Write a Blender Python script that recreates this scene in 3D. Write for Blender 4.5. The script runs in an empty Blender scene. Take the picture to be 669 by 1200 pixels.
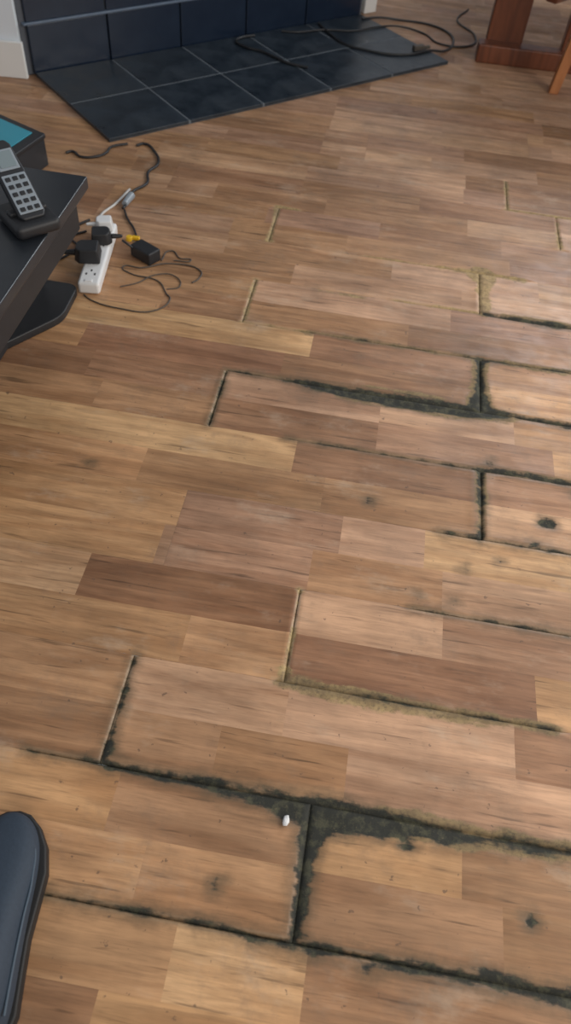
import bpy, bmesh, numpy as np, math, random
from mathutils import Vector, Matrix
random.seed(7)
W=0.195
D=bpy.data; COL=bpy.context.scene.collection
# ------------------------------------------------------------ helpers
def link(o,parent=None):
    COL.objects.link(o)
    if parent: o.parent=parent
    return o
def empty(name,loc=(0,0,0)):
    e=D.objects.new(name,None); e.location=loc; e.empty_display_size=.05; return link(e)
class NT:
    def __init__(s,m): s.t=m.node_tree; s.n=s.t.nodes; s.l=s.t.links
    def __call__(s,typ,**k):
        nd=s.n.new(typ)
        ins=k.pop('ins',{})
        for a,b in k.items(): setattr(nd,a,b)
        for a,b in ins.items():
            if isinstance(b,bpy.types.NodeSocket): s.l.new(b,nd.inputs[a])
            else: nd.inputs[a].default_value=b
        return nd
    def math(s,op,a,b=0.0,c=None,clamp=False):
        nd=s.n.new('ShaderNodeMath'); nd.operation=op; nd.use_clamp=clamp
        for i,x in enumerate((a,b,c)):
            if x is None: continue
            if isinstance(x,bpy.types.NodeSocket): s.l.new(x,nd.inputs[i])
            else: nd.inputs[i].default_value=x
        return nd.outputs[0]
    def mix(s,fac,a,b,blend='MIX'):
        nd=s.n.new('ShaderNodeMix'); nd.data_type='RGBA'; nd.blend_type=blend
        for i,x in ((0,fac),(6,a),(7,b)):
            if isinstance(x,bpy.types.NodeSocket): s.l.new(x,nd.inputs[i])
            else: nd.inputs[i].default_value=x if i==0 else (tuple(x)+(1,) if len(x)==3 else x)
        return nd.outputs[2]
    def rng(s,x,a,b,c=0.0,d=1.0):
        nd=s.n.new('ShaderNodeMapRange'); nd.interpolation_type='SMOOTHSTEP'
        s.l.new(x,nd.inputs[0])
        for i,v in enumerate((a,b,c,d)): nd.inputs[i+1].default_value=v
        return nd.outputs[0]
def newmat(name):
    m=D.materials.new(name); m.use_nodes=True; return m
def mat(name,col,rough=.5,var=.15,scale=20,metal=0,spec=.5,bump=0.0,coat=0):
    m=newmat(name); g=NT(m); b=g.n['Principled BSDF']
    tc=g('ShaderNodeTexCoord'); no=g('ShaderNodeTexNoise',ins={'Vector':tc.outputs['Object'],'Scale':scale,'Detail':5})
    c=g.mix(no.outputs['Fac'],[x*(1-var) for x in col],[min(1,x*(1+var)) for x in col])
    g.l.new(c,b.inputs['Base Color'])
    b.inputs['Roughness'].default_value=rough; b.inputs['Metallic'].default_value=metal
    b.inputs['Specular IOR Level'].default_value=spec; b.inputs['Coat Weight'].default_value=coat
    if bump:
        bp=g('ShaderNodeBump',ins={'Height':no.outputs['Fac'],'Strength':bump,'Distance':.002}); g.l.new(bp.outputs[0],b.inputs['Normal'])
    return m
def finish(bm,name,m,parent=None,bevel=0,seg=2,smooth=True,loc=None,rot=None):
    me=D.meshes.new(name); bm.to_mesh(me); bm.free()
    for mm in (m if isinstance(m,(list,tuple)) else [m]): me.materials.append(mm)
    o=D.objects.new(name,me); link(o,parent)
    if loc is not None: o.location=loc
    if rot is not None: o.rotation_euler=rot
    if bevel:
        b=o.modifiers.new('b','BEVEL'); b.width=bevel; b.segments=seg; b.limit_method='ANGLE'; b.angle_limit=.6
    if smooth:
        for p in me.polygons: p.use_smooth=True
        if bevel:
            n=o.modifiers.new('n','WEIGHTED_NORMAL')
    return o
def addbox(bm,c,s,rz=0,mi=0,M=None):
    T=Matrix.Translation(c)@Matrix.Rotation(rz,4,'Z')@Matrix.Diagonal((s[0],s[1],s[2],1))
    if M is not None: T=M@T
    r=bmesh.ops.create_cube(bm,size=1,matrix=T)
    for v in r['verts']:
        for f in v.link_faces: f.material_index=mi
def box(name,c,s,m,parent=None,bevel=.003,rz=0,seg=2):
    bm=bmesh.new(); addbox(bm,(0,0,0),s)
    return finish(bm,name,m,parent,bevel,seg,loc=c,rot=(0,0,rz))
def prism(name,pts,z0,z1,m,parent=None,bevel=.003,seg=2,taper=1.0):
    bm=bmesh.new(); cx=sum(p[0] for p in pts)/len(pts); cy=sum(p[1] for p in pts)/len(pts)
    a=[bm.verts.new((cx+(p[0]-cx)*taper,cy+(p[1]-cy)*taper,z0)) for p in pts]; b=[bm.verts.new((p[0],p[1],z1)) for p in pts]
    bm.faces.new(a[::-1]); bm.faces.new(b)
    n=len(pts)
    for i in range(n): bm.faces.new((a[i],a[(i+1)%n],b[(i+1)%n],b[i]))
    bmesh.ops.recalc_face_normals(bm,faces=bm.faces)
    return finish(bm,name,m,parent,bevel,seg)
def tube(name,pts,r,m,parent=None,res=8):
    cu=D.curves.new(name,'CURVE'); cu.dimensions='3D'; cu.bevel_depth=r; cu.bevel_resolution=3; cu.resolution_u=res; cu.use_fill_caps=True
    sp=cu.splines.new('BEZIER'); sp.bezier_points.add(len(pts)-1)
    for bp,p in zip(sp.bezier_points,pts):
        bp.co=p if len(p)==3 else (p[0],p[1],r); bp.handle_left_type=bp.handle_right_type='AUTO'
    tmp=D.objects.new('tmp',cu); COL.objects.link(tmp)
    dg=bpy.context.evaluated_depsgraph_get(); me=D.meshes.new_from_object(tmp.evaluated_get(dg)); D.objects.remove(tmp)
    me.name=name; me.materials.clear(); me.materials.append(m)
    for p in me.polygons: p.use_smooth=True
    return link(D.objects.new(name,me),parent)

# ------------------------------------------------------------ FLOOR
PAL=dict(L=(.63,.385,.205),O=(.52,.295,.146),M=(.43,.240,.124),P=(.51,.305,.182),B=(.355,.192,.102),D=(.315,.160,.084),Q=(.41,.232,.138))
joints={}
for k in range(-4,25): joints[k]=-.278 if k%2 else .337
joints[0]=.063; joints[2]=-.012; joints[-1]=.62; joints[-2]=-.3; joints[10]=.585; joints[11]=.43; joints[12]=-.05; joints[13]=.52;joints[14]=-.42;joints[16]=.18;joints[17]=-.2;joints[19]=.4
X={(-1,1):[(-.6,'O'),(-.1,'L'),(.086,'B')],
(-1,0):[(-.5,'M'),(-.184,'O'),(.1,'Q'),(.4,'M')],
(0,0):[(-.6,'O'),(-.171,'O'),(.063,'M'),(.36,'M')],
(0,1):[(-.6,'O'),(-.24,'M'),(.063,'O'),(.30,'M')],
(1,0):[(-.6,'B'),(-.275,'M'),(-.1,'M'),(.112,'P')],
(1,1):[(-.6,'M'),(-.275,'P'),(.0,'P'),(.387,'B')],
(2,0):[(-.7,'O'),(-.20,'O'),(-.012,'D'),(.428,'O')],
(2,1):[(-.7,'L'),(-.419,'D'),(-.012,'P'),(.261,'Q')],
(3,0):[(-.8,'O'),(-.30,'Q'),(.0,'M'),(.258,'P')],
(3,1):[(-.8,'O'),(-.274,'Q'),(.05,'P'),(.22,'L')],
(4,0):[(-.9,'O'),(-.39,'M'),(0.0,'M'),(.335,'P')],
(4,1):[(-.9,'L'),(-.075,'B'),(.335,'B')],
(5,0):[(-1,'M'),(-.55,'M'),(-.278,'B'),(.1,'Q'),(.5,'O')],
(5,1):[(-1,'B'),(-.6,'B'),(-.278,'P'),(.1,'P'),(.414,'M')],
(6,0):[(-1,'M'),(-.65,'D'),(-.15,'B'),(.337,'O')],
(6,1):[(-1.2,'M'),(-.72,'L'),(-.09,'B'),(.337,'M')],
(7,0):[(-1.2,'M'),(-.5,'M'),(-.278,'M'),(.15,'B')],
(7,1):[(-1.2,'O'),(-.7,'M'),(-.278,'P'),(.259,'Q')]}
X0,X1=-3.2,2.4
fine=(-1.6,1.15)
dark=[ # x1,y1,r1,x2,y2,r2
(-.30,0,.001,-.1,0,.003),(-.1,0,.003,.066,0,.005),(.066,0,.0045,.25,0,.007),(.25,0,.007,.50,-.002,.013),
(-.40,.195,.0000,-.27,.195,.002),(-.27,.195,.005,-.1,.193,.009),(-.1,.193,.0085,.02,.186,.017),(.02,.184,.020,.09,.180,.028),(.09,.180,.028,.17,.183,.024),(.17,.183,.018,.30,.188,.010),(.30,.188,.010,.50,.193,.008),
(.070,.18,.028,.068,.13,.018),(.068,.13,.017,.064,.0,.0095),
(-.275,.39,.0015,-.272,.195,.0035),
(-.01,.39,.000,.12,.388,.002),(.12,.388,.002,.46,.39,.0005),
(.2,.585,-.001,.5,.585,.0010),
(.335,.975,.009,.333,.93,.0055),(.333,.93,.005,.335,.78,.006),(.25,.78,.001,.335,.78,.004),
(-.1,.975,-.001,.335,.975,.001),(.335,.977,.009,.42,.98,.007),(.42,.98,.007,.56,.977,.008),
(.335,.78,-.001,.55,.78,.001),
(-.278,1.17,.001,-.13,1.17,.006),(-.13,1.17,.007,.0,1.160,.018),(.0,1.160,.018,.15,1.158,.024),(.15,1.158,.024,.30,1.162,.023),(.30,1.162,.022,.40,1.167,.010),(.42,1.168,.008,.60,1.166,.010),
(.335,1.18,.034,.335,1.24,.014),(.335,1.24,.012,.336,1.33,.009),(.336,1.33,.009,.338,1.362,.016),
(-.278,1.17,.001,-.278,.98,.0025),
(-.1,1.365,-.002,.0,1.365,.000),(.0,1.365,.000,.6,1.365,.0025),
(.35,1.56,.005,.42,1.56,.011),(.42,1.56,.011,.62,1.557,.010),
(.098,.832,.008,.101,.832,.008),(.468,.852,.013,.480,.852,.014),(.352,1.005,.008,.36,1.005,.008),(.445,.79,.006,.45,.79,.005),
(.215,.160,.009,.225,.162,.009),(.26,.175,.007,.27,.172,.007),(-.06,.055,.0055,-.055,.06,.005),(.40,.085,.006,.403,.09,.006),(.16,-.012,.007,.165,-.012,.007),(.33,.006,.011,.35,.004,.010),
(.55,.95,.010,.57,.95,.008),(.53,.585,.006,.54,.59,.006),(.28,.62,.003,.285,.62,.003),(.37,.73,.003,.373,.73,.003),(-.5,.81,.003,-.495,.81,.003),(.21,.62,.004,.212,.62,.004),(.30,.70,.004,.303,.702,.003),
]
tan=[
(.17,.186,.024,.30,.188,.019),(.30,.188,.019,.50,.193,.014),(-.02,.39,.008,.10,.385,.020),(.10,.385,.020,.18,.383,.016),(.18,.384,.013,.46,.39,.008),
(.0,1.156,.020,.25,1.152,.025),(.25,1.154,.025,.42,1.163,.013),(.335,1.18,.040,.335,1.25,.022),(.335,1.25,.017,.337,1.35,.022),
(.345,1.742,.045,.35,1.70,.022),(.35,1.70,.020,.35,1.56,.014),(.22,1.755,.008,.46,1.752,.012),
(-.283,1.95,.009,-.278,1.80,.006),(-.278,1.80,.007,-.276,1.762,.010),(-.283,1.955,.009,-.22,1.953,.005),
(.336,.975,.012,.334,.80,.008),(-.012,.585,.002,-.012,.42,.0035),(-.012,.42,.005,-.016,.39,.014),(-.275,.39,.002,-.272,.2,.003),(.063,.19,.002,.063,.02,.003),(-.278,1.17,.003,-.278,.98,.0035),
(-.278,1.56,.006,-.275,1.37,.004),(.43,2.33,.006,.43,2.15,.005),(.43,2.145,.006,.66,2.145,.008),(.585,2.1,.006,.585,1.96,.009),
(-.28,1.365,.002,.33,1.362,.006),(.1,1.56,.001,.34,1.56,.005),(.4,.98,.008,.56,.98,.008),(.4,1.366,.008,.6,1.36,.010),(.0,1.755,.000,.3,1.757,.002),
(.4,1.57,.010,.6,1.565,.012),(-.10,1.55,.002,.02,1.55,.004),(.05,1.19,.004,.25,1.19,.006)]
Vs=[];Fs=[];cols=[];rnd=[];edl=[];edj=[];hz=[]
def axis(a,b,step,ea,eb):
    pts=[a]
    if ea: pts+= [a+.0015,a+.005,a+.012]
    lo=pts[-1]; hi=b-(.012 if eb else 0)
    n=max(1,int(math.ceil((hi-lo)/step)))
    pts+=[lo+(hi-lo)*i/n for i in range(1,n+1)]
    if eb: pts+=[b-.005,b-.0015,b]
    return pts
rr=random.Random(3)
nv=0
pal_far=['Q','P','M','Q','M','P','B','Q','P','B']
for k in range(-4,24):
    js=[joints[k]+1.222*i for i in range(-4,5)]
    bs=[X0]+[j for j in js if X0+.05<j<X1-.05]+[X1]
    for h in (0,1):
        if (k,h) in X:
            br=[(X0,'M')]+X[(k,h)]
            x=br[-1][0]+rr.uniform(.4,.5)
            br.append((x,rr.choice('MPBO')));br.append((x+.45,rr.choice('MPBO')))
        else:
            br=[];x=X0-rr.uniform(0,.4)
            while x<X1:
                br.append((x,rr.choice(pal_far))); x+=rr.uniform(.33,.55)
        cuts=sorted(set([round(b,4) for b in bs]+[round(b[0],4) for b in br if X0<b[0]<X1]))
        cc=[]
        for c in cuts:
            isb=any(abs(c-b)<1e-3 for b in bs)
            if not isb and any(abs(c-b)<.02 for b in bs): continue
            cc.append(c)
        for a,b in zip(cc[:-1],cc[1:]):
            ea=any(abs(a-q)<1e-3 for q in bs); eb=any(abs(b-q)<1e-3 for q in bs)
            mid=(a+b)/2; code='M'
            for q in br:
                if q[0]<=mid: code=q[1]
            t=rr.uniform(.93,1.07); base=PAL[code]; cl=[c*t for c in base]
            cl[2]*=rr.uniform(.95,1.05)
            inside=(b>fine[0] and a<fine[1] and k>-3)
            us=axis(a,b,.014 if inside else .08,ea,eb)
            y0=k*W+(h*W/2); y1=y0+W/2
            if h==0: vs=axis(y0,y1,.0125 if inside else .04,True,False)
            else: vs=axis(y0,y1,.0125 if inside else .04,False,True)
            U,V=np.meshgrid(us,vs,indexing='ij')
            Vs.append(np.stack([U.ravel(),V.ravel()],1))
            nu,nw=U.shape
            i,j=np.meshgrid(np.arange(nu-1),np.arange(nw-1),indexing='ij'); b0=(nv+i*nw+j).ravel()
            Fs.append(np.stack([b0,b0+nw,b0+nw+1,b0+1],1)); nv+=nu*nw
            nf=len(b0); cols.append(np.tile(cl+[1],(nf,1))); rnd.append(np.full(nf,rr.random()*50))
            d1=np.minimum(V-k*W,(k+1)*W-V).ravel(); bb=np.array(bs); d2=np.min(np.abs(U.ravel()[:,None]-bb[None,:]),1)
            edl.append(d1); edj.append(d2)
V2=np.concatenate(Vs);F=np.concatenate(Fs);cols=np.concatenate(cols);rnd=np.concatenate(rnd);edl=np.concatenate(edl);edj=np.concatenate(edj)
def field(caps):
    out=np.full(len(V2),-1.0)
    for x1,y1,r1,x2,y2,r2 in caps:
        d=np.array([x2-x1,y2-y1]); L2=max(d@d,1e-9)
        t=np.clip(((V2[:,0]-x1)*d[0]+(V2[:,1]-y1)*d[1])/L2,0,1)
        dist=np.hypot(V2[:,0]-x1-t*d[0],V2[:,1]-y1-t*d[1])
        out=np.maximum(out,(r1+(r2-r1)*t)-dist)
    return np.clip(out,-.06,.06)
fd=field(dark);ft=field(tan)
ed=np.minimum(edl,edj)
near=np.clip((np.maximum(fd,ft)+.02)/.02,0,1)
Z=-(.0003+.0034*near)*np.clip(1-ed/.0035,0,1)
Z+= .0022*near*np.exp(-((ed-.008)/.008)**2)      # swollen lips of the boards
Z-= .0040*np.clip(fd/.006,0,1)
P3=np.concatenate([V2,Z[:,None]],1).astype(np.float32)
me=D.meshes.new('floor'); me.vertices.add(len(P3)); me.vertices.foreach_set('co',P3.ravel())
me.loops.add(F.size); me.loops.foreach_set('vertex_index',F.ravel().astype(np.int32))
me.polygons.add(len(F)); me.polygons.foreach_set('loop_start',np.arange(0,F.size,4,dtype=np.int32)); me.polygons.foreach_set('loop_total',np.full(len(F),4,dtype=np.int32))
me.update(calc_edges=True)
a=me.attributes.new('stripcol','FLOAT_COLOR','FACE'); a.data.foreach_set('color',cols.astype(np.float32).ravel())
a=me.attributes.new('rnd','FLOAT','FACE'); a.data.foreach_set('value',rnd.astype(np.float32))
for nme,arr in (('fdark',fd),('ftan',ft),('edl',edl),('edj',edj)):
    a=me.attributes.new(nme,'FLOAT','POINT'); a.data.foreach_set('value',arr.astype(np.float32))
me.polygons.foreach_set('use_smooth',np.ones(len(F),dtype=bool))
floor=link(D.objects.new('floor',me))
m=newmat('laminate_floor'); g=NT(m); bs_=g.n['Principled BSDF']
def at(n): 
    return g('ShaderNodeAttribute',attribute_name=n)
tc=g('ShaderNodeTexCoord').outputs['Object']; r_=at('rnd').outputs['Fac']
off=g('ShaderNodeCombineXYZ',ins={'X':r_,'Y':g.math('MULTIPLY',r_,1.7),'Z':r_}).outputs[0]
pv=g('ShaderNodeVectorMath',operation='ADD',ins={0:tc,1:off}).outputs[0]
def stretch(sx,sy,src=pv):
    return g('ShaderNodeMapping',ins={'Vector':src,'Scale':(sx,sy,1)}).outputs[0]
def noise(vec,scale=1,detail=4,rough=.55,dist=0):
    return g('ShaderNodeTexNoise',ins={'Vector':vec,'Scale':scale,'Detail':detail,'Roughness':rough,'Distortion':dist}).outputs['Fac']
n1=noise(stretch(4.5,60),1,5,.58,.8); n2=noise(stretch(2.0,15),1,4,.55,1.4); n3=noise(stretch(22,300),1,3,.6)
n4=noise(tc,2.6,5,.65); n5=noise(tc,14,5,.65)
c=at('stripcol').outputs['Color']
f1=g.rng(n1,.28,.72,.80,1.12); f2=g.rng(n2,.3,.7,.78,1.15); f3=g.rng(n3,.30,.55,.86,1.02)
st=noise(stretch(6,95),1,3,.5,.3); f4=g.rng(st,.27,.38,.52,1.0)
mul=g.math('MULTIPLY',g.math('MULTIPLY',f1,f2),g.math('MULTIPLY',f3,f4))
mul=g.math('MULTIPLY',mul,g.rng(n4,.32,.68,.76,1.12))
sc=g('ShaderNodeVectorMath',operation='SCALE',ins={0:c,'Scale':mul}).outputs[0]
sc=g.mix(g.rng(n2,.3,.6,.5,0),sc,g.mix(1.0,sc,(1.0,.84,.71),'MULTIPLY'))
# worn pale scuffs and ground-in grime
scf=noise(stretch(5,9,tc),1,5,.7); sc=g.mix(g.rng(scf,.54,.74,0,.40),sc,(.54,.42,.31))
gr=noise(tc,6,6,.75); sc=g.mix(g.rng(gr,.52,.72,0,.38),sc,(.20,.140,.098))
sc=g.mix(g.rng(n5,.60,.78,0,.40),sc,(.20,.13,.085))
sp=noise(tc,60,3,.6); sc=g.mix(g.rng(sp,.67,.72,0,.6),sc,(.09,.06,.045))
fdk=at('fdark').outputs['Fac'];ftn=at('ftan').outputs['Fac'];el=at('edl').outputs['Fac'];ej=at('edj').outputs['Fac']
nz=noise(tc,45,5,.7); nzf=noise(tc,160,4,.7); nzs=noise(stretch(14,60,tc),1,4,.6); nzl=noise(tc,16,3,.6)
jit=g.math('ADD',g.math('MULTIPLY_ADD',nz,.012,-.006),g.math('MULTIPLY_ADD',nzf,.008,-.004))
jit=g.math('ADD',jit,g.math('MULTIPLY_ADD',nzl,.028,-.014))
jit=g.math('ADD',jit,g.math('MULTIPLY_ADD',nzs,.034,-.017))
jit2=g.math('MULTIPLY',jit,.8)
seamvis=g.rng(nzl,.42,.66,.04,.5)
lip=g.math('MULTIPLY',g.rng(ej,.0,.0075,1,0),g.math('MULTIPLY',g.rng(nz,.35,.55,.3,.9),g.rng(ftn,-.012,.0,0,1)))
sc=g.mix(g.math('MULTIPLY',lip,.8),sc,(.60,.48,.34))
lip2=g.math('MULTIPLY',g.rng(el,.002,.009,.5,0),g.rng(g.math('MAXIMUM',ftn,fdk),-.014,.0,0,1))
sc=g.mix(lip2,sc,(.50,.36,.22))
se=g.math('MULTIPLY',g.rng(g.math('MULTIPLY_ADD',nzs,.0020,g.math('SUBTRACT',el,.0010)),.0,.0014,1,0),seamvis)
sj=g.math('MULTIPLY',g.rng(ej,.0006,.0018,1,0),g.math('MAXIMUM',g.rng(ftn,-.004,.001,.15,.8),.15))
sc=g.mix(g.math('MAXIMUM',se,sj),sc,(.07,.045,.028))
mt=g.rng(g.math('ADD',ftn,jit2),-.004,.004)
mt=g.math('MULTIPLY',mt,.8)
tancol=g.mix(g.rng(nz,.35,.6),(.20,.145,.065),(.42,.31,.14))
tancol=g.mix(g.rng(nzf,.5,.65,0,.6),tancol,(.07,.06,.04))
sc=g.mix(mt,sc,tancol)
halo=g.rng(g.math('ADD',fdk,jit),-.022,.004,0,.70); sc=g.mix(halo,sc,(.11,.078,.045))
md=g.rng(g.math('ADD',fdk,jit2),-.0025,.0045)
dkc=g.mix(g.rng(nz,.45,.65),(.024,.025,.020),(.070,.068,.042)); dkc=g.mix(g.rng(nzf,.60,.72,0,.4),dkc,(.20,.16,.09))
sc=g.mix(md,sc,dkc)
g.l.new(sc,bs_.inputs['Base Color'])
rg=g.math('ADD',g.rng(n5,.3,.7,.40,.58),g.math('MULTIPLY',g.math('MAXIMUM',md,mt),.32)); g.l.new(rg,bs_.inputs['Roughness'])
bs_.inputs['Specular IOR Level'].default_value=.45
hgt=g.math('SUBTRACT',g.math('MULTIPLY',n1,.14),g.math('MULTIPLY',md,g.math('SUBTRACT',1.0,g.math('MULTIPLY',nzf,.8))))
bp=g('ShaderNodeBump',ins={'Height':hgt,'Strength':.35,'Distance':.003}); g.l.new(bp.outputs[0],bs_.inputs['Normal'])
me.materials.append(m)

# ------------------------------------------------------------ HEARTH (corner fireplace, 45 deg)
A=Vector((-.892,2.196,0)); E1=Vector((.713,.701,0)); E2=Vector((-.701,.713,0)); th=math.atan2(.701,.713)
def H(a,b,z=0): return A+E1*a+E2*b+Vector((0,0,z))
slate=newmat('slate_tile'); g=NT(slate); b=g.n['Principled BSDF']; tco=g('ShaderNodeTexCoord').outputs['Object']
n=g('ShaderNodeTexNoise',ins={'Vector':tco,'Scale':9,'Detail':8,'Roughness':.65}).outputs['Fac']
nn=g('ShaderNodeTexNoise',ins={'Vector':tco,'Scale':3,'Detail':4}).outputs['Fac']
c=g.mix(g.rng(n,.3,.7),(.009,.015,.022),(.028,.039,.052)); c=g.mix(g.rng(nn,.5,.75,0,.4),c,(.055,.065,.075))
g.l.new(c,b.inputs['Base Color']); g.l.new(g.rng(n,.3,.7,.26,.46),b.inputs['Roughness'])
bp=g('ShaderNodeBump',ins={'Height':n,'Strength':.35,'Distance':.004}); g.l.new(bp.outputs[0],b.inputs['Normal'])
grout=mat('grout',(.15,.17,.19),.8,.5,12)
hearth=empty('slate_hearth')
T=.312
def hbox(name,a0,a1,b0,b1,z0,z1,m,parent,bevel=.002):
    c=H((a0+a1)/2,(b0+b1)/2,(z0+z1)/2)
    return box(name,c,(a1-a0,b1-b0,z1-z0),m,parent,bevel,rz=th)
hbox('grout_bed',.005,T*5-.005,.003,.583,0.0005,.0122,grout,hearth,.001)
for i in range(5):
    for j,(b0,b1) in enumerate(((0,.296),(.296,.588))):
        hbox('tile_%d_%d'%(i,j),i*T+.0028,(i+1)*T-.0028,b0+.0028,b1-.0028,.001,.0135,slate,hearth,.0015)
gl=newmat('glazed_blue_black_tile'); g=NT(gl); b=g.n['Principled BSDF']; tco=g('ShaderNodeTexCoord').outputs['Object']
n=g('ShaderNodeTexNoise',ins={'Vector':tco,'Scale':12,'Detail':6}).outputs['Fac']
g.l.new(g.mix(n,(.007,.013,.028),(.016,.028,.052)),b.inputs['Base Color']); b.inputs['Roughness'].default_value=.22
fp=empty('tiled_fireplace')
hbox('chimney_core',-.02,T*5+.02,.61,1.1,0,2.3,mat('fireplace_core',(.10,.11,.13),.8),fp,.002)
zs=[(.002,.165),(.172,.34),(.347,.62),(.627,.93)]
for r,(z0,z1) in enumerate(zs):
    for i in range(5):
        hbox('surround_tile_%d_%d'%(r,i),i*T+.003-.0,(i+1)*T-.003,.598 if r else .592,.611,z0,z1,gl,fp,.003)
hbox('ledge',-.01,T*5+.01,.590,.612,.1645,.1725,mat('ledge_trim',(.12,.16,.22),.3),fp,.002)

# ------------------------------------------------------------ WALLS
wallm=mat('painted_wall',(.72,.77,.82),.7,.04,6,bump=.1); trimm=mat('white_gloss_trim',(.80,.80,.78),.35,.03,8)
def wall(name,p,q,t,h,side=1):
    p=Vector(p);q=Vector(q);d=(q-p);L=d.length;a=math.atan2(d.y,d.x); nrm=Vector((-math.sin(a),math.cos(a)))*side
    c=(p+q)/2+nrm*t/2
    box(name,(c.x,c.y,h/2),(L,t,h),wallm,None,.002,rz=a)
    return a,nrm,L
a,nrm,L=wall('wall_left',(-3.1,2.42),(-1.335,2.60),.12,2.4)
c=(Vector((-3.1,2.42))+Vector((-1.325,2.60)))/2-nrm*.009
box('baseboard_left',(c.x,c.y,.06),(L+.015,.016,.12),trimm,None,.003,rz=a)
a,nrm,L=wall('wall_alcove',(-.175,3.80),(-.28,4.62),.10,2.4,1)
box('baseboard_alcove',(-.20,4.20,.06),(.016,.80,.12),trimm,None,.003,rz=a-math.pi/2)
box('trim_1',(-.165,3.79,.07),(.07,.03,.14),trimm,None,.003,rz=th)
wall('wall_back',(-.4,4.64),(2.4,4.64),.12,2.4)
box('baseboard_back',(1.05,4.628,.06),(2.7,.016,.12),trimm,None,.003)

# ------------------------------------------------------------ black stand
blk=mat('black_laminate',(.020,.024,.030),.28,.25,15); blk2=mat('black_matt_plastic',(.018,.019,.022),.5,.2,30)
edge=mat('dark_grey_edge',(.06,.07,.08),.35,.2,30)
stand=empty('tv_stand')
box('top',(-1.0,1.02,.285),(.67,.80,.03),blk,stand,.004)
box('drawer_box',(-1.01,1.02,.22),(.63,.77,.10),blk2,stand,.004)
box('shelf_ledge',(-1.035,1.0,.155),(.58,.76,.018),edge,stand,.004)
box('lower_box',(-1.065,1.0,.073),(.53,.73,.144),blk2,stand,.006)
def rounded(pts,r,n=6):
    out=[]; N=len(pts)
    for i in range(N):
        p0,p,p2=Vector(pts[i-1]),Vector(pts[i]),Vector(pts[(i+1)%N])
        d0=(p0-p).normalized(); d2=(p2-p).normalized(); rr_=min(r,(p0-p).length*.45,(p2-p).length*.45)
        a=p+d0*rr_; b=p+d2*rr_
        for k in range(n+1):
            t=k/n; q=a*(1-t)**2+p*2*t*(1-t)+b*t*t; out.append((q.x,q.y))
    return out
prism('foot_plinth',rounded([(-1.30,.80),(-.90,.80),(-.82,1.09),(-.71,1.25),(-.715,1.385),(-1.30,1.385)],.03),0.0,.022,blk2,stand,.004)

# cordless phone
silver=mat('silver_plastic',(.26,.30,.34),.35,.06,20); lcd=mat('lcd_screen',(.20,.25,.27),.15,.05,5)
ph=empty('cordless_phone',(-.690,1.163,.302))
ph.rotation_euler=(0,0,math.radians(46)); ph.scale=(1.15,1.08,1.05)
bm=bmesh.new(); addbox(bm,(0,.03,.014),(.085,.11,.028)); finish(bm,'cradle_base',blk2,ph,.010,3)
M=Matrix.Translation((0,.0,.022))@Matrix.Rotation(math.radians(36),4,'X')
bm=bmesh.new()
prof=[(-.020,0),(.020,0),(.026,.012),(.026,.10),(.023,.152),(.016,.163),(-.016,.163),(-.023,.152),(-.026,.10),(-.026,.012)]
f=[bm.verts.new(M@Vector((x,y,.012))) for x,y in prof]; k_=[bm.verts.new(M@Vector((x*.9,y,-.012))) for x,y in prof]
bm.faces.new(f);bm.faces.new(k_[::-1])
for i in range(len(prof)): bm.faces.new((k_[i],k_[(i+1)%10],f[(i+1)%10],f[i]))
bmesh.ops.recalc_face_normals(bm,faces=bm.faces); finish(bm,'handset',blk2,ph,.005,3)
bm=bmesh.new(); addbox(bm,(0,.052,.0125),(.044,.080,.003),M=M); finish(bm,'keypad_plate',silver,ph,.001)
bm=bmesh.new(); addbox(bm,(0,.122,.0125),(.038,.042,.003),M=M); finish(bm,'screen_bezel',silver,ph,.001)
bm=bmesh.new(); addbox(bm,(0,.122,.0145),(.030,.032,.0015),M=M); finish(bm,'screen',lcd,ph,.0005)
bm=bmesh.new()
for i in range(3):
    for j in range(5): addbox(bm,(-.0135+.0135*i,.020+.0155*j,.0152),(.009,.008,.003),M=M)
finish(bm,'keys',blk2,ph,.001)
bm=bmesh.new(); addbox(bm,(0,.03,.030),(.072,.02,.012)); finish(bm,'cradle_lip',blk2,ph,.004)

# teal-lidded box on floor behind stand
teal=mat('teal_lid',(.03,.30,.40),.4,.1,10); bx=empty('storage_box')
q0=Vector((-1.025,2.0)); u1=Vector((-.05,-.211)).normalized(); u2=Vector((-.173,.081)).normalized()
def para(o,a,b,i0,i1,j0,j1): return [tuple(o+a*i0+b*j0),tuple(o+a*i1+b*j0),tuple(o+a*i1+b*j1),tuple(o+a*i0+b*j1)]
prism('body',para(q0,u1,u2,0,.30,0,.24),0,.085,blk,bx,.004)
prism('rim',para(q0,u1,u2,-.004,.304,-.004,.244),.083,.098,blk2,bx,.004)
prism('lid_panel',para(q0,u1,u2,.022,.278,.03,.22),.0975,.1005,teal,bx,.001)

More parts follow.
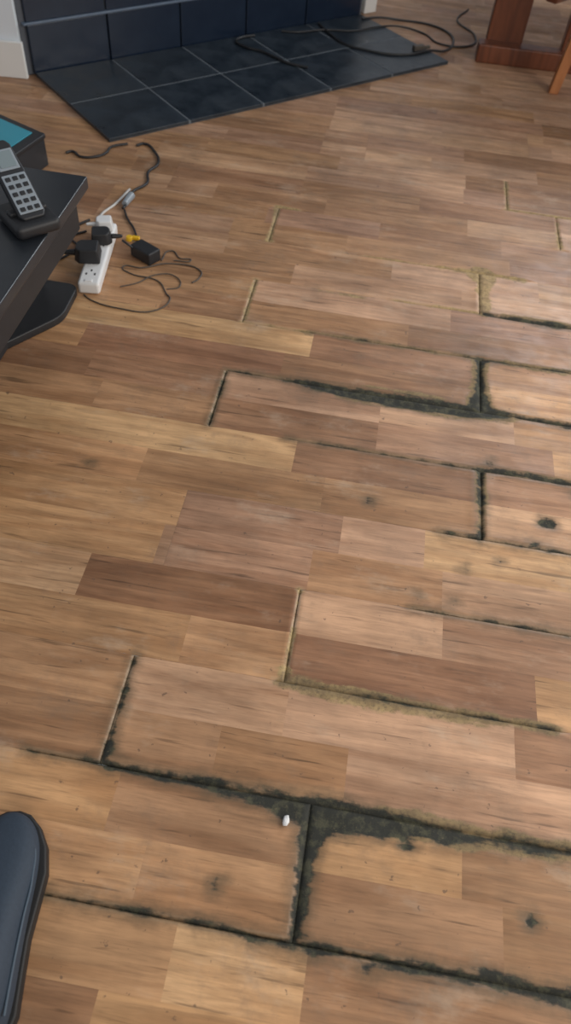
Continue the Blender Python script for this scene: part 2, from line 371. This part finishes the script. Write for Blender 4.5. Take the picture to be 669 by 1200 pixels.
# ------------------------------------------------------------ power strip and plugs
white=mat('white_plastic',(.78,.79,.80),.35,.04,20)
ps=empty('power_strip',(-.708,1.525,0)); ang=math.atan2(.28,-.04)
ps.rotation_euler=(0,0,ang)
bm=bmesh.new(); addbox(bm,(0,0,.018),(.30,.056,.034)); finish(bm,'body',white,ps,.008,3)
bm=bmesh.new()
for i in range(4):
    for dx,dy in ((.008,0),(-.008,.011),(-.008,-.011)): addbox(bm,(-.10+.068*i+dx,dy,.0352),(.008,.004,.001))
finish(bm,'socket_slots',blk2,ps,0)
bm=bmesh.new(); addbox(bm,(-.138,0,.0356),(.010,.018,.004)); finish(bm,'switch',white,ps,.001)
def plug(name,parent,loc,rz,m=blk2,s=1.0):
    bm=bmesh.new()
    pr=[(-.025,-.026),(.020,-.026),(.030,-.014),(.030,.014),(.020,.026),(-.025,.026)]
    lo=[bm.verts.new((x*s,y*s,0)) for x,y in pr]; hi=[bm.verts.new((x*s*.82,y*s*.82,.030*s)) for x,y in pr]
    bm.faces.new(lo[::-1]);bm.faces.new(hi)
    for i in range(6): bm.faces.new((lo[i],lo[(i+1)%6],hi[(i+1)%6],hi[i]))
    bmesh.ops.create_cone(bm,segments=12,radius1=.007*s,radius2=.004*s,depth=.03*s,cap_ends=True,matrix=Matrix.Translation((.042*s,0,.012*s))@Matrix.Rotation(math.pi/2,4,'Y'))
    return finish(bm,name,m,parent,.004,2,loc=loc,rot=(0,0,rz))
plug('plug_1',ps,(-.035,.016,.036),math.radians(95),s=1.25); plug('plug_2',ps,(.05,.0,.036),math.radians(-80),s=1.05); plug('plug_3',ps,(.118,-.0,.036),math.radians(100),white,s=.9)
tube('plug_cable',[(-.79,1.500,.045),(-.83,1.50,.03),(-.86,1.53,.006),(-.87,1.60,.004),(-.84,1.66,.004),(-.80,1.72,.004)],.0035,blk2)
tube('plug_cable.001',[(-.655,1.575,.047),(-.63,1.57,.035),(-.625,1.60,.006),(-.66,1.70,.004),(-.70,1.76,.004),(-.72,1.80,.004)],.003,blk2)
tube('plug_cable.002',[(-.79,1.66,.004),(-.82,1.62,.004),(-.79,1.58,.004),(-.80,1.53,.004),(-.84,1.47,.004),(-.85,1.43,.004)],.003,blk2)
ad=empty('power_adapter',(-.593,1.579,0)); ad.rotation_euler=(0,0,math.radians(150))
bm=bmesh.new(); addbox(bm,(0,0,.018),(.075,.045,.036)); finish(bm,'body',blk2,ad,.005,2)
bm=bmesh.new(); addbox(bm,(.042,.012,.020),(.018,.005,.003)); addbox(bm,(.042,-.012,.020),(.018,.005,.003)); addbox(bm,(.042,0,.030),(.018,.003,.006)); finish(bm,'pins',mat('brass',(.6,.5,.3),.3,metal=1),ad,.0005)
bm=bmesh.new(); bmesh.ops.create_cone(bm,segments=14,radius1=.011,radius2=.009,depth=.012,cap_ends=True,matrix=Matrix.Translation((-.662,1.655,.006))); addbox(bm,(-.645,1.66,.006),(.022,.012,.010)); finish(bm,'yellow_cable_clip',mat('yellow_plastic',(.75,.45,.02),.4),None,.002)
# ------------------------------------------------------------ cables
cb=mat('black_cable',(.020,.020,.022),.45,.1,30); cg=mat('grey_cable',(.085,.070,.058),.5,.1,30); cw=mat('white_cable',(.62,.62,.60),.45,.05,30)
tube('thin_cable',[(-.700,1.372),(-.677,1.355),(-.595,1.338),(-.508,1.350),(-.480,1.41),(-.495,1.43),(-.532,1.480),(-.612,1.495),(-.640,1.520),(-.592,1.526,.003),(-.525,1.567),(-.433,1.556),(-.430,1.515),(-.442,1.496)],.0019,cg)
tube('thin_cable.001',[(-.548,1.575,.003),(-.535,1.63),(-.50,1.60),(-.47,1.60),(-.515,1.585)],.0019,cg)
tube('thin_cable.002',[(-.62,1.43),(-.58,1.46),(-.55,1.50,.003),(-.50,1.515,.003),(-.47,1.47),(-.50,1.45)],.0016,cg)
tube('power_cable',[(-.725,1.80,.008),(-.721,1.838,.008),(-.725,1.90,.008),(-.700,1.972),(-.715,2.04),(-.700,2.10),(-.735,2.181),(-.78,2.22),(-.80,2.20)],.0042,cb)
bm=bmesh.new(); bmesh.ops.create_cone(bm,segments=16,radius1=.012,radius2=.009,depth=.055,cap_ends=True,matrix=Matrix.Translation((-.722,1.845,.013))@Matrix.Rotation(math.radians(-5),4,'Z')@Matrix.Rotation(math.pi/2,4,'X'))
finish(bm,'cable_connector',silver,None,.002)
tube('power_cable.001',[(-1.00,2.085),(-.985,2.10),(-.947,2.074),(-.90,2.09),(-.878,2.126),(-.875,2.16,.006),(-.83,2.20,.006)],.004,cb)
tube('white_cable',[(-.755,1.70,.01),(-.775,1.74,.006),(-.755,1.83,.004),(-.74,1.92,.004)],.0035,cw)
zz=.0187
tube('black_cable',[(-.60,3.26,zz),(-.64,3.225,zz),(-.66,3.17,zz),(-.605,3.12,zz),(-.54,3.10,zz),(-.487,3.065,zz),(-.42,3.02,zz),(-.339,3.003,zz)],.0048,cb)
tube('black_cable.001',[(-.36,3.50,zz),(-.30,3.40,zz),(-.22,3.30,zz),(-.127,3.27,zz),(-.04,3.26,zz),(.054,3.29,zz),(.13,3.36,zz),(.20,3.42,.006),(.235,3.54),(.211,3.646),(.12,3.72),(-.006,3.727),(-.10,3.70,.012),(-.18,3.63,zz)],.0048,cb)
tube('black_cable.002',[(-.50,3.35,zz),(-.44,3.36,zz),(-.33,3.43,zz),(-.2,3.47,zz),(-.1,3.56,zz),(0,3.62,.012),(.1,3.60),(.18,3.50),(.30,3.52),(.33,3.66),(.25,3.82),(.3,4.0)],.004,cb)
bm=bmesh.new(); addbox(bm,(.085,3.36,.024),(.05,.022,.020),rz=.6); addbox(bm,(.12,3.385,.022),(.03,.012,.012),rz=.6); finish(bm,'grey_plug',cg,None,.003)

# ------------------------------------------------------------ wooden table at top right
def woodmat(name,c1,c2,rough=.35):
    m=newmat(name); g=NT(m); b=g.n['Principled BSDF']; t=g('ShaderNodeTexCoord').outputs['Object']
    v=g('ShaderNodeMapping',ins={'Vector':t,'Scale':(30,30,3)}).outputs[0]
    n=g('ShaderNodeTexNoise',ins={'Vector':v,'Scale':1,'Detail':5,'Distortion':.5}).outputs['Fac']
    g.l.new(g.mix(g.rng(n,.3,.7),c1,c2),b.inputs['Base Color']); b.inputs['Roughness'].default_value=rough; return m
red=woodmat('mahogany_wood',(.085,.024,.011),(.17,.052,.022)); org=woodmat('orange_stained_wood',(.26,.09,.03),(.40,.16,.06))
def leg(name,p,q,w,m,par):
    bm=bmesh.new(); p=Vector(p);q=Vector(q)
    a=[bm.verts.new(p+Vector((dx*w*.42,dy*w*.42,0))) for dx,dy in ((-1,-1),(1,-1),(1,1),(-1,1))]
    b=[bm.verts.new(q+Vector((dx*w*.5,dy*w*.5,0))) for dx,dy in ((-1,-1),(1,-1),(1,1),(-1,1))]
    bm.faces.new(a[::-1]);bm.faces.new(b)
    for i in range(4): bm.faces.new((a[i],a[(i+1)%4],b[(i+1)%4],b[i]))
    return finish(bm,name,m,par,.004)
tb=empty('wooden_table')
box('foot_rail',(.56,3.40,.035),(.46,.075,.07),red,tb,.006,rz=.03)
box('leg_panel',(.435,3.45,.39),(.15,.05,.66),red,tb,.006,rz=.03)
box('leg_post',(.70,3.43,.39),(.055,.06,.66),red,tb,.006)
box('foot_rail_far',(1.10,4.20,.035),(.46,.075,.07),red,tb,.006)
box('leg_panel_far',(1.10,4.20,.39),(.15,.05,.66),red,tb,.006)
box('stretcher',(.86,3.83,.25),(.05,.95,.06),red,tb,.005,rz=-math.atan2(.55,.75))
leg('slanted_leg',(.645,3.15,0),(.72,3.18,.72),.046,org,tb)
leg('slanted_leg_2',(1.35,3.40,0),(1.30,3.45,.72),.046,org,tb)
box('table_top',(1.02,3.75,.735),(1.25,1.25,.03),red,tb,.008)

# ------------------------------------------------------------ shoe (photographer's) bottom-left
navy=mat('navy_fabric',(.026,.042,.066),.7,.2,200,bump=.2); sole=mat('black_rubber',(.012,.012,.013),.6,.1,40); pip=mat('blue_grey_piping',(.06,.09,.125),.6,.1,30)
shoe=empty('shoe',(-.337,-.050,0)); shoe.rotation_euler=(0,0,math.radians(14))
stn=[(-.140,.012,.012,.075),(-.132,.026,.026,.092),(-.105,.036,.036,.098),(-.06,.038,.038,.095),(-.02,.038,.040,.088),(.02,.042,.044,.078),(.06,.047,.048,.066),(.095,.046,.047,.055),(.122,.038,.038,.046),(.140,.024,.024,.038),(.147,.008,.008,.032)]
bm=bmesh.new(); rings=[]
for y,l,r,z in stn:
    ring=[]
    for i in range(17):
        t=math.pi*i/16; cx=math.cos(t); sx=math.sin(t)**.75
        ring.append(bm.verts.new(((r if cx>0 else l)*(abs(cx)**.8)*(1 if cx>0 else -1),y,.020+(z-.020)*sx)))
    rings.append(ring)
for a,b in zip(rings[:-1],rings[1:]):
    for i in range(16): bm.faces.new((a[i],b[i],b[i+1],a[i+1]))
bm.faces.new(rings[0]); bm.faces.new(rings[-1][::-1])
for a,b in zip(rings[:-1],rings[1:]): bm.faces.new((a[0],a[16],b[16],b[0]))
bmesh.ops.recalc_face_normals(bm,faces=bm.faces)
o=finish(bm,'upper',navy,shoe); s=o.modifiers.new('s','SUBSURF'); s.levels=s.render_levels=2
bm=bmesh.new(); out=[(-l*1.06-.001,y*1.02) for y,l,r,z in stn]+[(r*(1.05+.14*max(0,1-abs(y-.055)/.08))+.001,y*1.02) for y,l,r,z in reversed(stn)]
lo=[bm.verts.new((x,y,0.0005)) for x,y in out];hi=[bm.verts.new((x,y,.026)) for x,y in out]; bm.faces.new(lo);bm.faces.new(hi[::-1])
for i in range(len(out)): bm.faces.new((lo[i],lo[(i+1)%len(out)],hi[(i+1)%len(out)],hi[i]))
bmesh.ops.recalc_face_normals(bm,faces=bm.faces); finish(bm,'sole',sole,shoe,.004)
tube('piping',[(.033,-.11,.067),(.036,-.05,.062),(.0395,.0,.056),(.043,.05,.046),(.036,.100,.038),(.0,.130,.038),(-.036,.100,.038)],.0018,pip,shoe)
tube('tongue_seam',[(-.018,-.07,.097),(-.016,-.02,.089),(.0,.015,.0795),(.016,-.02,.089),(.018,-.07,.097)],.0014,pip,shoe)
bm=bmesh.new(); bmesh.ops.create_icosphere(bm,subdivisions=2,radius=.007,matrix=Matrix.Translation((.028,.160,.004))@Matrix.Diagonal((.7,1.3,.6,1)))
for v in bm.verts: v.co+=Vector([random.uniform(-.001,.001) for _ in range(3)])
finish(bm,'plaster_crumb',white)

# ------------------------------------------------------------ light
w=D.worlds.new('w'); bpy.context.scene.world=w; w.use_nodes=True
w.node_tree.nodes['Background'].inputs[0].default_value=(.88,.93,1,1); w.node_tree.nodes['Background'].inputs[1].default_value=.34
def area(name,loc,tgt,size,e,col):
    l=D.lights.new(name,'AREA'); l.shape='RECTANGLE'; l.size,l.size_y=size; l.energy=e; l.color=col
    o=link(D.objects.new(name,l)); o.location=loc; o.rotation_euler=(Vector(tgt)-Vector(loc)).to_track_quat('-Z','Y').to_euler(); return o
area('window_light_back',(1.6,4.5,1.7),(.1,1.4,0),(1.8,1.4),75,(.90,.95,1))
area('window_light_right',(2.1,.8,1.35),(.35,.7,0),(1.7,1.2),46,(1,.93,.84))
area('window_light_near',(1.1,-1.7,1.9),(.35,.2,0),(1.4,1.2),24,(1,.88,.74))
# ------------------------------------------------------------ camera
pitch,roll,yaw=0.886347221449434,0.11163061060886635,0.07167030785078154
R=Matrix.Rotation(yaw,4,'Z')@Matrix.Rotation(math.pi/2-pitch,4,'X')@Matrix.Rotation(roll,4,'Z')
cd=D.cameras.new('camera'); cd.sensor_fit='VERTICAL'; cd.sensor_height=36; cd.lens=870.97/1200*36; cd.clip_start=.01
cd.dof.use_dof=True; cd.dof.focus_distance=1.35; cd.dof.aperture_fstop=4.0
cam=link(D.objects.new('camera',cd)); cam.matrix_world=Matrix.Translation((0,-1.022*W,6.075*W))@R
bpy.context.scene.camera=cam
bpy.context.scene.view_settings.view_transform='Standard'
